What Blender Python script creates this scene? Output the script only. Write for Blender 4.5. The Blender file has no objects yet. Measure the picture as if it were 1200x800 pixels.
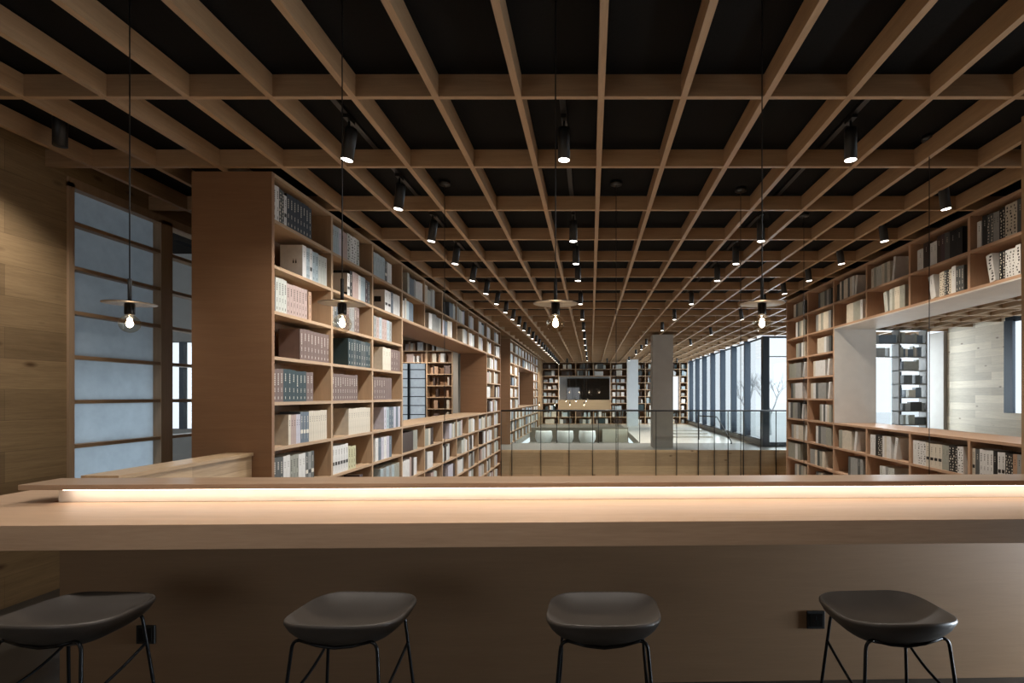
import bpy, math, random
from mathutils import Vector, Matrix
random.seed(7)
C = bpy.context.scene.collection
sc = bpy.context.scene
PI = math.pi
F, VX, VY = 636.0, 692.5, 463.0      # measured focal length in px and vanishing point
H0 = 1.60                            # eye height
GZ = 3.445                           # underside of the timber lattice
BZ = 3.605                           # black ceiling
P = 1.026                            # structural pitch along Y

# ---------------------------------------------------------------- materials
def lin(c):
    if isinstance(c, str):
        c = tuple(int(c[i:i+2], 16)/255 for i in (0, 2, 4))
    return tuple((x/12.92 if x <= .04045 else ((x+.055)/1.055)**2.4) for x in c) + (1,)
_m = {}
def base_mat(name):
    m = bpy.data.materials.new(name); m.use_nodes = True
    nt = m.node_tree; b = nt.nodes['Principled BSDF']
    return m, nt, b
def plain(name, col, rough=.6, metal=0, noise=.06, scale=30, spec=.5, bump=0):
    if name in _m: return _m[name]
    m, nt, b = base_mat(name)
    tc = nt.nodes.new('ShaderNodeTexCoord'); n = nt.nodes.new('ShaderNodeTexNoise'); n.inputs['Scale'].default_value = scale
    n.inputs['Detail'].default_value = 3
    nt.links.new(tc.outputs['Object'], n.inputs['Vector'])
    r = nt.nodes.new('ShaderNodeValToRGB'); c = lin(col)
    r.color_ramp.elements[0].position = .3; r.color_ramp.elements[1].position = .7
    r.color_ramp.elements[0].color = tuple(v*(1-noise) for v in c[:3])+(1,)
    r.color_ramp.elements[1].color = tuple(min(1, v*(1+noise)) for v in c[:3])+(1,)
    nt.links.new(n.outputs['Fac'], r.inputs['Fac']); nt.links.new(r.outputs['Color'], b.inputs['Base Color'])
    b.inputs['Roughness'].default_value = rough; b.inputs['Metallic'].default_value = metal
    b.inputs['Specular IOR Level'].default_value = spec
    if bump:
        bp = nt.nodes.new('ShaderNodeBump'); bp.inputs['Strength'].default_value = bump; bp.inputs['Distance'].default_value = .002
        nt.links.new(n.outputs['Fac'], bp.inputs['Height']); nt.links.new(bp.outputs['Normal'], b.inputs['Normal'])
    _m[name] = m; return m
def wood(name, col, axis='X', contrast=.22, rough=.45, planks=None, knots=False):
    """oak veneer; grain runs along axis; planks=(board length, board height, seam dark) for boards on a wall"""
    if name in _m: return _m[name]
    m, nt, b = base_mat(name); N = nt.nodes.new; L = nt.links.new
    c = lin(col)
    tc = N('ShaderNodeTexCoord'); mp = N('ShaderNodeMapping')
    s = {'X': (.9, 14, 14), 'Y': (14, .9, 14), 'Z': (14, 14, .9)}[axis]
    mp.inputs['Scale'].default_value = s
    L(tc.outputs['Object'], mp.inputs['Vector'])
    n1 = N('ShaderNodeTexNoise'); n1.inputs['Scale'].default_value = 1.3; n1.inputs['Detail'].default_value = 6; n1.inputs['Roughness'].default_value = .65
    n1.inputs['Distortion'].default_value = .6
    n2 = N('ShaderNodeTexNoise'); n2.inputs['Scale'].default_value = 9; n2.inputs['Detail'].default_value = 4
    L(mp.outputs['Vector'], n1.inputs['Vector']); L(mp.outputs['Vector'], n2.inputs['Vector'])
    mx = N('ShaderNodeMix'); mx.data_type = 'FLOAT'; mx.inputs[0].default_value = .35
    L(n1.outputs['Fac'], mx.inputs[2]); L(n2.outputs['Fac'], mx.inputs[3])
    r = N('ShaderNodeValToRGB')
    r.color_ramp.elements[0].position = .32; r.color_ramp.elements[1].position = .68
    r.color_ramp.elements[0].color = (c[0]*(1-contrast), c[1]*(1-contrast*1.15), c[2]*(1-contrast*1.3), 1)
    r.color_ramp.elements[1].color = (c[0]*(1+contrast*.6), c[1]*(1+contrast*.6), c[2]*(1+contrast*.6), 1)
    L(mx.outputs[0], r.inputs['Fac'])
    out = r.outputs['Color']
    if planks:
        ln, ht, horiz = planks        # horiz: which world axis runs along the boards
        sep = N('ShaderNodeSeparateXYZ'); L(tc.outputs['Object'], sep.inputs[0])
        cb = N('ShaderNodeCombineXYZ'); L(sep.outputs[horiz], cb.inputs['X']); L(sep.outputs['Z'], cb.inputs['Y'])
        br = N('ShaderNodeTexBrick'); br.inputs['Scale'].default_value = 1
        br.inputs['Brick Width'].default_value = ln; br.inputs['Row Height'].default_value = ht
        br.inputs['Mortar Size'].default_value = .0015; br.inputs['Mortar Smooth'].default_value = .3
        br.inputs['Color1'].default_value = (.62, .6, .58, 1); br.inputs['Color2'].default_value = (1.15, 1.15, 1.15, 1); br.inputs['Mortar'].default_value = (.35, .32, .3, 1)
        br.offset = .37
        L(cb.outputs[0], br.inputs['Vector'])
        mm = N('ShaderNodeMix'); mm.data_type = 'RGBA'; mm.blend_type = 'MULTIPLY'; mm.inputs[0].default_value = .75
        L(out, mm.inputs[6]); L(br.outputs['Color'], mm.inputs[7]); out = mm.outputs[2]
    if knots:
        mk = N('ShaderNodeMapping'); mk.inputs['Scale'].default_value = {'X': (1.1, 2.6, 2.6), 'Y': (2.6, 1.1, 2.6), 'Z': (2.6, 2.6, 1.1)}[axis]
        L(tc.outputs['Object'], mk.inputs['Vector'])
        vo = N('ShaderNodeTexVoronoi'); vo.inputs['Scale'].default_value = 1.6; L(mk.outputs[0], vo.inputs['Vector'])
        kr = N('ShaderNodeValToRGB'); kr.color_ramp.elements[0].position = .03; kr.color_ramp.elements[1].position = .12
        kr.color_ramp.elements[0].color = (.35, .28, .22, 1); kr.color_ramp.elements[1].color = (1, 1, 1, 1)
        L(vo.outputs['Distance'], kr.inputs['Fac'])
        mm = N('ShaderNodeMix'); mm.data_type = 'RGBA'; mm.blend_type = 'MULTIPLY'; mm.inputs[0].default_value = 1
        L(out, mm.inputs[6]); L(kr.outputs['Color'], mm.inputs[7]); out = mm.outputs[2]
    L(out, b.inputs['Base Color'])
    bp = N('ShaderNodeBump'); bp.inputs['Strength'].default_value = .08; bp.inputs['Distance'].default_value = .002
    L(mx.outputs[0], bp.inputs['Height']); L(bp.outputs['Normal'], b.inputs['Normal'])
    b.inputs['Roughness'].default_value = rough; b.inputs['Specular IOR Level'].default_value = .4
    _m[name] = m; return m
def emit(name, col, s):
    if name in _m: return _m[name]
    m = bpy.data.materials.new(name); m.use_nodes = True; nt = m.node_tree; nt.nodes.clear()
    e = nt.nodes.new('ShaderNodeEmission'); e.inputs[0].default_value = tuple(col)+(1,); e.inputs[1].default_value = s
    o = nt.nodes.new('ShaderNodeOutputMaterial'); nt.links.new(e.outputs[0], o.inputs[0]); _m[name] = m; return m
def glass(name, tint, fac=.1, rough=.0, diff=0.0):
    if name in _m: return _m[name]
    m = bpy.data.materials.new(name); m.use_nodes = True; nt = m.node_tree; nt.nodes.clear(); N = nt.nodes.new; L = nt.links.new
    t = N('ShaderNodeBsdfTransparent'); t.inputs[0].default_value = tuple(tint)+(1,)
    g = N('ShaderNodeBsdfGlossy'); g.inputs['Roughness'].default_value = rough; g.inputs[0].default_value = (1, 1, 1, 1)
    lw = N('ShaderNodeFresnel'); lw.inputs[0].default_value = 1.45
    ml = N('ShaderNodeMath'); ml.operation = 'MULTIPLY_ADD'; ml.inputs[1].default_value = 1.0; ml.inputs[2].default_value = fac-.04
    ml.use_clamp = True
    L(lw.outputs[0], ml.inputs[0])
    ge = N('ShaderNodeNewGeometry'); inv = N('ShaderNodeMath'); inv.operation = 'SUBTRACT'; inv.inputs[0].default_value = 1
    L(ge.outputs['Backfacing'], inv.inputs[1])
    m3 = N('ShaderNodeMath'); m3.operation = 'MULTIPLY'; L(ml.outputs[0], m3.inputs[0]); L(inv.outputs[0], m3.inputs[1]); ml = m3
    mx = N('ShaderNodeMixShader'); L(ml.outputs[0], mx.inputs[0]); L(t.outputs[0], mx.inputs[1]); L(g.outputs[0], mx.inputs[2])
    o = N('ShaderNodeOutputMaterial'); L(mx.outputs[0], o.inputs[0]); _m[name] = m; return m
def frosted(name, col):
    if name in _m: return _m[name]
    m = bpy.data.materials.new(name); m.use_nodes = True; nt = m.node_tree; nt.nodes.clear(); N = nt.nodes.new; L = nt.links.new
    tc = N('ShaderNodeTexCoord'); n = N('ShaderNodeTexNoise'); n.inputs['Scale'].default_value = 9; n.inputs['Detail'].default_value = 6
    L(tc.outputs['Object'], n.inputs['Vector'])
    r = N('ShaderNodeValToRGB'); r.color_ramp.elements[0].color = tuple(v*.8 for v in col)+(1,); r.color_ramp.elements[1].color = tuple(min(1, v*1.15) for v in col)+(1,)
    L(n.outputs['Fac'], r.inputs[0])
    t = N('ShaderNodeBsdfTranslucent'); d = N('ShaderNodeBsdfDiffuse'); L(r.outputs[0], t.inputs[0]); L(r.outputs[0], d.inputs[0])
    mx = N('ShaderNodeMixShader'); mx.inputs[0].default_value = .35; L(t.outputs[0], mx.inputs[1]); L(d.outputs[0], mx.inputs[2])
    g = N('ShaderNodeBsdfGlossy'); g.inputs['Roughness'].default_value = .15
    m2 = N('ShaderNodeMixShader'); m2.inputs[0].default_value = .05; L(mx.outputs[0], m2.inputs[1]); L(g.outputs[0], m2.inputs[2])
    o = N('ShaderNodeOutputMaterial'); L(m2.outputs[0], o.inputs[0]); _m[name] = m; return m

OAK = 'a88b6c'
W_X = wood('oak_along_x', OAK, 'X'); W_Y = wood('oak_along_y', OAK, 'Y'); W_Z = wood('oak_along_z', OAK, 'Z')
W_CASE = wood('oak_bookcase_boards', 'b0967a', 'Y', .14)
W_CASER = wood('oak_right_bookcase_boards', 'b5957b', 'Y', .14); W_CASERZ = wood('oak_right_bookcase_uprights', 'b5957b', 'Z', .14)
W_CASEZ = wood('oak_bookcase_uprights', 'b0967a', 'Z', .14)
W_END = wood('oak_end_panel', '8c6a4e', 'X', .12, .5)
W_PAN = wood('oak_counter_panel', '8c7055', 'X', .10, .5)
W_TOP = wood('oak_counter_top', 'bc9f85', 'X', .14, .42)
W_LEDGE = wood('oak_ledge', 'a08872', 'X', .2, .35)
W_WALLL = wood('oak_wall_planks_left', '98805f', 'Y', .28, .55, (1.9, .235, 'Y'), True)
W_WALLR = wood('oak_wall_planks_right', 'e4dac6', 'Y', .15, .6, (1.6, .2, 'Y'), True)
W_FASC = wood('oak_fascia_planks', 'cdae8c', 'X', .2, .5, (2.4, .38, 'X'), True)
W_PARA = wood('oak_parapet_planks', 'b9a284', 'Y', .3, .4, (1.1, .2, 'Y'), True)
W_CAP = wood('oak_parapet_cap', 'b39a7a', 'Y', .25, .35)
BLACKC = plain('black_mesh_ceiling', '0d0c0b', .9, 0, .35, 60, .2)
BLACK = plain('black_metal', '151515', .45, .0, .05, 40, .5)
SATIN = plain('satin_dark_metal', '2c2a28', .3, .8, .05, 40)
DISC = plain('brushed_disc_metal', '6a625a', .35, .7, .08, 25)
WHITEP = plain('white_grey_plaster', 'cfcdc8', .6, 0, .04, 6)
GREYP = plain('grey_plaster', 'a2a09c', .7, 0, .05, 5)
COLGREY = plain('grey_column_paint', 'a09a92', .6, 0, .04, 4)
COLBLUE = plain('pale_column_paint', 'd8dee2', .6, 0, .03, 4)
GREYFL = plain('grey_stone_floor', '73716c', .4, 0, .08, 6, .5)
DARKFL = plain('dark_stone_floor', '35322e', .35, 0, .2, 8, .5)
LIGHTFL = plain('pale_stone_floor', 'c9c4bb', .3, 0, .06, 5, .5)
BLUEM = plain('blue_black_window_metal', '25303c', .4, .3, .05, 20)
GL = glass('clear_window_glass', (.96, .98, .98), .05)
GLR = glass('balustrade_glass', (.955, .975, .965), .04)
GLB = glass('bulb_glass', (.90, .87, .80), .14, .02)
GLD = plain('dark_window_glass', '0b0d0e', .03, 0, .02, 5, 1.0)
FROST = frosted('frosted_blue_glass', (.37, .42, .45))
SPOTE = emit('spot_lens_glow', (1, .93, .84), 10)
FILE_ = emit('filament_glow', (1, .88, .68), 32)
LEDE = emit('led_strip_glow', (1, .85, .72), 11.5)
SEAT = plain('charcoal_stool_shell', '4c4743', .45, 0, .08, 12, .45)
UNDER = plain('blue_black_stool_frame', '16181b', .35, .5, .05, 20)
CHAIRW = plain('white_chair_shell', 'e6ecec', .4, 0, .02, 10)
PIT = plain('grey_green_low_wall', '837c6d', .5, 0, .05, 4)

# ---------------------------------------------------------------- mesh helpers
class MB:
    def __init__(s): s.v = []; s.f = []; s.mi = []; s.sm = []
    def add(s, vs, fs, mi=0, smooth=False):
        o = len(s.v); s.v += [tuple(v) for v in vs]
        for f in fs: s.f.append(tuple(o+i for i in f)); s.mi.append(mi); s.sm.append(smooth)
        return s
    def box(s, x0, x1, y0, y1, z0, z1, mi=0, M=None):
        x0, x1 = sorted((x0, x1)); y0, y1 = sorted((y0, y1)); z0, z1 = sorted((z0, z1))
        vs = [Vector((x, y, z)) for z in (z0, z1) for y in (y0, y1) for x in (x0, x1)]
        if M is not None: vs = [M @ v for v in vs]
        return s.add(vs, [(0, 2, 3, 1), (4, 5, 7, 6), (0, 1, 5, 4), (2, 6, 7, 3), (0, 4, 6, 2), (1, 3, 7, 5)], mi)
    def tube(s, pts, r, seg=8, mi=0, cap=True):
        pts = [Vector(p) for p in pts]; n = len(pts); vs = []; up = None
        for i, p in enumerate(pts):
            t = (pts[min(i+1, n-1)]-pts[max(i-1, 0)]).normalized()
            if up is None:
                up = t.orthogonal().normalized()
            else:
                up = (up - t*up.dot(t)); up = up.normalized() if up.length > 1e-6 else t.orthogonal().normalized()
            w = t.cross(up); rr = r[i] if isinstance(r, (list, tuple)) else r
            for k in range(seg):
                a = 2*PI*k/seg; vs.append(p+up*(math.cos(a)*rr)+w*(math.sin(a)*rr))
        fs = []
        for i in range(n-1):
            for k in range(seg):
                a, b = i*seg+k, i*seg+(k+1) % seg; fs.append((a, b, b+seg, a+seg))
        if cap: 
            s.add(vs, fs, mi, True)
            o = len(s.v)-len(vs)
            s.f.append(tuple(o+k for k in reversed(range(seg)))); s.mi.append(mi); s.sm.append(False)
            s.f.append(tuple(o+(n-1)*seg+k for k in range(seg))); s.mi.append(mi); s.sm.append(False)
            return s
        return s.add(vs, fs, mi, True)
    def lathe(s, prof, c, seg=24, mi=0, close=False):
        cx, cy, cz = c; vs = []; n = len(prof)
        for (r, z) in prof:
            for k in range(seg):
                a = 2*PI*k/seg; vs.append((cx+r*math.cos(a), cy+r*math.sin(a), cz+z))
        fs = []
        for i in range(n-1):
            for k in range(seg):
                a, b = i*seg+k, i*seg+(k+1) % seg; fs.append((a, b, b+seg, a+seg))
        return s.add(vs, fs, mi, True)
    def build(s, name, mats, parent=None, origin=None, bevel=0, smooth_all=False):
        if not isinstance(mats, (list, tuple)): mats = [mats]
        if origin is None:
            if parent is not None:
                origin = Vector((0, 0, 0)); q = parent
                while q is not None: origin = origin + q.location; q = q.parent
            else:
                xs = [v[0] for v in s.v]; ys = [v[1] for v in s.v]; zs = [v[2] for v in s.v]
                origin = Vector(((min(xs)+max(xs))/2, (min(ys)+max(ys))/2, min(zs)))
        else: origin = Vector(origin)
        me = bpy.data.meshes.new(name)
        me.from_pydata([tuple(Vector(v)-origin) for v in s.v], [], s.f)
        for m in mats: me.materials.append(m)
        for p, mi, sm in zip(me.polygons, s.mi, s.sm): p.material_index = mi; p.use_smooth = sm
        me.update()
        o = bpy.data.objects.new(name, me); C.objects.link(o)
        if parent is not None: o.parent = parent
        else: o.location = origin
        if bevel:
            b = o.modifiers.new('bevel', 'BEVEL'); b.width = bevel; b.segments = 2; b.limit_method = 'ANGLE'
        return o
def bx(*a, **k): return MB().box(*a, **k)
def tag(o, label=None, cat=None, group=None, kind=None):
    if label: o['label'] = label
    if cat: o['category'] = cat
    if group: o['group'] = group
    if kind: o['kind'] = kind
    return o
def empty(name, loc, label=None, cat=None, group=None, kind=None):
    o = bpy.data.objects.new(name, None); C.objects.link(o); o.location = loc; o.empty_display_size = .1
    return tag(o, label, cat, group, kind)
def copy_tree(o, parent=None):
    c = o.copy(); C.objects.link(c)
    if parent is not None: c.parent = parent
    for ch in list(o.children): copy_tree(ch, c)
    return c
def struct(name, mb, mat, parent=None, label=None, bevel=0):
    o = mb.build(name, mat, parent, bevel=bevel)
    if parent is None:
        tag(o, label, None, None, 'structure')
    return o
ORD = ['first', 'second', 'third', 'fourth', 'fifth', 'sixth', 'seventh', 'eighth', 'ninth', 'tenth', 'eleventh', 'twelfth',
       'thirteenth', 'fourteenth', 'fifteenth', 'sixteenth', 'seventeenth', 'eighteenth', 'nineteenth', 'twentieth', 'twenty-first', 'twenty-second', 'twenty-third', 'twenty-fourth', 'twenty-fifth', 'twenty-sixth']

# ================================================================ SHELL
XL, XR = -4.405, 10.3
struct('floor', bx(XL, XR, -2.6, 3.16, -.25, 0), DARKFL, label='dark stone floor under the counter and stools')
struct('floor', bx(-9.6, -3.30, 3.16, 23, -.25, 0), DARKFL, label='dark floor of the passage left of the bookcase')
struct('floor', bx(-3.30, -2.78, 3.16, 4.44, -.25, 0), DARKFL, label='dark floor beside the low parapet')
struct('floor', MB().box(4.51, XR, 3.16, 10.9, -.25, 0).box(5.95, XR, 10.9, 15.9, -.25, 0).box(6.4, XR, 15.9, 16.9, -.25, 0), LIGHTFL, label='pale floor of the room right of the bookcase')
struct('floor', bx(-3.3, 6.4, 15.92, 18.2, -.25, 0), GREYFL, label='pale walkway on the far side of the atrium')
struct('floor', bx(1.65, 5.42, 18.2, 30.6, -.25, 0), LIGHTFL, label='pale floor right of the sunken seating area')
struct('floor', bx(-5.2, 1.65, 24.2, 30.6, -.25, 0), GREYFL, label='pale floor before the far bookcase')
struct('floor', bx(-2.7, 1.65, 18.2, 24.2, -.7, -.45), GREYFL, label='sunken seating floor')
struct('floor', bx(-5.2, -2.7, 18.2, 24.2, -.25, 0), LIGHTFL, label='pale floor behind the far left bookcase')
struct('floor', bx(-3.3, 6, 3.0, 16, -4.2, -4), LIGHTFL, label='lower floor of the atrium')
struct('ceiling', MB().box(-9.6, XR+.2, -2.6, 17.05, BZ, BZ+.2).box(-9.6, 5.56, 17.05, 23.1, BZ, BZ+.2).box(-5.3, 5.56, 23.1, 30.9, BZ, BZ+.2), BLACKC, label='black mesh ceiling above the timber lattice')
struct('wall_back', MB().box(XL-.1, -3.9, -2.8, -2.6, 0, BZ).box(-1.3, XR+.1, -2.8, -2.6, 0, BZ).box(-3.9, -1.3, -2.8, -2.6, 0, .9).box(-3.9, -1.3, -2.8, -2.6, 2.5, BZ), W_X, label='oak wall behind the camera')
struct('wall_left', bx(XL-.15, XL, -2.6, 4.56, 0, BZ), W_WALLL, label='oak plank wall left of the frosted window')
struct('wall_left', bx(XL-.15, XL, 6.9, 7.85, 0, BZ), W_WALLL, label='oak plank wall beyond the frosted window')
# far-left annex
struct('wall_left', bx(XL-.15, XL+.0, 4.56, 6.9, 3.441, BZ), W_WALLL, label='strip of oak above the frosted window')
m = MB(); m.box(-9.6, -6.15, 7.7, 7.85, 0, BZ); m.box(-5.45, XL-.15, 7.7, 7.85, 0, BZ); m.box(-6.15, -5.45, 7.7, 7.85, 0, 1.12); m.box(-6.15, -5.45, 7.7, 7.85, 2.36, BZ)
struct('wall_annex', m, GREYP, label='grey wall seen through the clear window')
m = MB(); m.box(-5.86, -5.80, 7.72, 7.80, 1.12, 2.36); m.box(-6.15, -5.45, 7.72, 7.80, 1.50, 1.53)
struct('window_6', m, BLUEM, label='dark window bars in the grey wall')
m = MB(); m.box(-9.7, -9.6, 7.85, 9.5, 0, BZ); m.box(-9.7, -9.6, 17, 23, 0, BZ); m.box(-9.7, -9.6, 9.5, 17, 0, .6); m.box(-9.7, -9.6, 9.5, 17, 3.1, BZ)
struct('wall_annex_left', m, WHITEP, label='white outer wall of the left annex')
# pit and atrium sides
m = MB(); m.box(-3.29, 5, 3.06, 3.16, -4, -.25); m.box(-3.4, -3.3, 3, 16, -4, -.25); m.box(4.52, 4.62, 3.17, 10.9, -4, -.25); m.box(5.95, 6.05, 10.9, 15.9, -4, -.25); m.box(4.62, 6.05, 10.8, 10.9, -4, -.25)
struct('wall_atrium', m, W_X, label='oak lining of the lower atrium')
struct('trim_2', bx(-2.78, 5.95, 15.86, 15.92, -1.6, 0), W_FASC, label='oak plank fascia across the far side of the atrium')
struct('wall_atrium_far', bx(-3.29, 6, 15.92, 16.0, -4, -.25), W_X, label='lower wall under the far walkway')
struct('trim_3', MB().box(-2.72, 1.65, 18.14, 18.2, -.7, -.251), GREYP, label='edge of sunken area')
# far walls
m = MB(); m.box(-2.95, -1.82, 30.75, 30.9, 0, BZ); m.box(1.1, 3.0, 30.75, 30.9, 0, BZ); m.box(-1.82, 1.1, 30.75, 30.9, 0, .7); m.box(-1.82, 1.1, 30.75, 30.9, 2.75, BZ); m.box(-1.82, 1.1, 31.4, 31.5, .6, 2.9)
m.box(3.0, 4.0, 30.75, 30.9, 0, BZ); m.box(4.96, 5.5, 30.75, 30.9, 0, BZ); m.box(4.0, 4.96, 30.75, 30.9, 0, .7); m.box(4.0, 4.96, 30.75, 30.9, 2.75, BZ)
struct('wall_far', m, GREYP, label='far wall behind the far bookcase')
struct('wall_far_left', bx(-2.95, -2.74, 26.95, 30.75, 0, BZ), W_WALLL, label='oak wall at the far left corner')
struct('wall_left_behind', bx(-5.3, -5.2, 18.1, 30.9, 0, BZ), W_Z, label='oak wall behind the second left bookcase')

m = MB()
for x in (-3.9, -3.04, -2.17, -1.34): m.box(x-.02, x+.04, -2.72, -2.66, .9, 2.5)
struct('window_added_rear', m, BLUEM, label='dark bars of an unseen window added for light behind the camera')  # unseen window, added to light the counter from behind
m = MB(); m.box(4.7, 4.8, -2.6, 1.7, 0, BZ); m.box(4.7, 4.8, 1.7, 2.95, .87, BZ); m.box(4.7, 4.8, 2.95, 3.25, 0, BZ)
struct('wall_right_near', m, W_Y, label='unseen oak wall right of the counter, low opening added for light')  # unseen; low opening added so light grazes the counter panel
# ---- windows: left frosted wall
def window_left():
    root = empty('window_1', (XL, 4.56, 0), 'tall window of frosted blue glass between oak rails on the left wall', None, None, 'structure')
    x0, x1 = XL-.12, XL+.02
    m = MB()
    for y0, y1 in ((4.56, 4.61), (5.54, 5.69), (6.66, 6.9)): m.box(x0, x1, y0, y1, 0, 3.40)
    m.box(x0, x1, 4.56, 6.9, 3.36, 3.44)
    m.build('window_frame', W_CASEZ, root)
    m = MB()
    for k in range(9):
        z = .024+.38*k
        if k: m.box(x0+.02, XL+.012, 4.61, 6.66, z-.016, z+.016)
    m.build('window_rail', W_Y, root)
    MB().add([(XL-.065, 4.6, 0), (XL-.065, 5.56, 0), (XL-.065, 5.56, 3.4), (XL-.065, 4.6, 3.4)], [(0, 1, 2, 3)]).build('frosted_pane', FROST, root)
    bx(XL-.07, XL-.06, 5.67, 6.68, 0, 3.40).build('clear_pane', GL, root)
    return root
window_left()
# annex window at Y=23
def window_annex():
    root = empty('window_2', (-7, 23, 0), 'pale window with dark rails seen through the left bookcase opening', None, None, 'structure')
    m = MB()
    for x in (-9.5, -8.7, -7.72, -6.98, -6.0, -5.62, -4.9, -4.2, -3.5): m.box(x-.04, x+.04, 22.95, 23.1, 0, 3.44)
    for k in range(10): m.box(-9.5, -3.4, 22.97, 23.05, .024+.38*k-.015, .024+.38*k+.02)
    m.build('window_frame', BLUEM, root)
    MB().add([(-9.5, 23.06, 0), (-3.4, 23.06, 0), (-3.4, 23.06, 3.44), (-9.5, 23.06, 3.44)], [(0, 1, 2, 3)]).build('frosted_pane', frosted('pale_frosted_glass', (.8, .86, .9)), root)
window_annex()
# glass wall facing the courtyard (atrium back right)
def window_back_right():
    root = empty('window_3', (5.42, 17, 0), 'row of tall bright windows between dark blue fins at the back right', None, None, 'structure')
    for y in (18.6, 20.35, 22.05, 23.85, 25.6, 27.3, 29.0):
        bx(5.25, 5.46, y-.05, y+.05, .2, 3.44).build('window_fin', BLUEM, root)
    m = MB(); m.box(5.34, 5.54, 16.84, 17.04, 0, 3.44); m.box(5.40, 5.46, 16.9, 30.7, 3.38, 3.44); m.box(5.30, 5.48, 17.0, 30.7, .19, .24)
    m.build('window_frame', BLUEM, root)
    bx(5.44, 5.45, 17.0, 30.7, .2, 3.44).build('window_pane', GL, root)
window_back_right()
struct('wall_sill', bx(5.42, 5.56, 17.0, 30.7, -.25, .19), GREYP, label='low grey wall under the bright windows')
def window_corner():
    root = empty('window_4', (7, 16.94, 0), 'bright corner window beside the right bookcase', None, None, 'structure')
    m = MB()
    for x in (7.35, 8.45, 9.55): m.box(x-.16, x+.1, 16.86, 17.0, 0, 3.44)
    m.box(5.4, XR, 16.86, 17.0, -.05, .14); m.box(5.4, XR, 16.88, 16.98, 3.38, 3.44); m.box(5.5, 7.3, 16.91, 16.96, 2.79, 2.82)
    m.build('window_frame', BLUEM, root)
    bx(5.5, XR, 16.93, 16.94, 0, 3.42).build('window_pane', GL, root)
window_corner()
# right outer wall
struct('wall_right', MB().box(XR, XR+.2, 13.5, 15.7, 0, BZ).box(XR, XR+.2, -2.6, 13.5, 0, 1.164).box(XR, XR+.2, -2.6, -2.0, 1.164, BZ), W_WALLR, label='pale oak plank wall of the right room')
struct('trim_4', bx(XR-.1, XR+.3, 15.7, 16.35, 0, GZ), COLGREY, label='grey column at the end of the plank wall')
def window_right():
    root = empty('window_5', (XR, 6, 1.16), 'bright window with dark frame in the right room', None, None, 'structure')
    m = MB()
    for y in (-2.0, .4, 2.9, 5.4, 8.0, 10.6, 13.22): m.box(XR-.03, XR+.04, y, y+.28, 1.164, 3.44)
    m.box(XR, XR+.06, -2, 13.5, 3.4, BZ); m.build('window_frame', BLUEM, root)
    bx(XR+.02, XR+.025, -2, 13.4, 1.164, 3.42).build('window_pane', GL, root)
window_right()

# ---------------------------------------------------------------- timber lattice
LT = 3.583
lat = empty('ceiling_lattice', (0, 10, GZ), 'oak lattice of long and cross beams under the black ceiling', 'ceiling lattice')
BX = [.0636+.513*k for k in range(-9, 20)]
for x in BX:
    y0, y1 = -2.6, 30.7
    if x < XL: y0 = 7.85
    if x > 5.4: y1 = 16.86
    if x < -5.2: y1 = 22.9
    bx(x-.02, x+.02, y0, y1, GZ, LT).build('long_beam', W_Y, lat)
n = -5
while True:
    y = 3.372+P*n
    if y > 30.6: break
    x0, x1 = XL, XR
    if y > 7.85: x0 = -9.6 if y < 23 else -5.2
    if y > 16.9: x1 = 5.42
    # a hair shallower than the long beams, which pass through
    bx(x0, x1, y-.018, y+.018, GZ+.002, LT).build('cross_beam', W_X, lat); n += 1
for x0, x1, y, a in ((-9.6, XL, 7.86, 0),): pass

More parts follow.
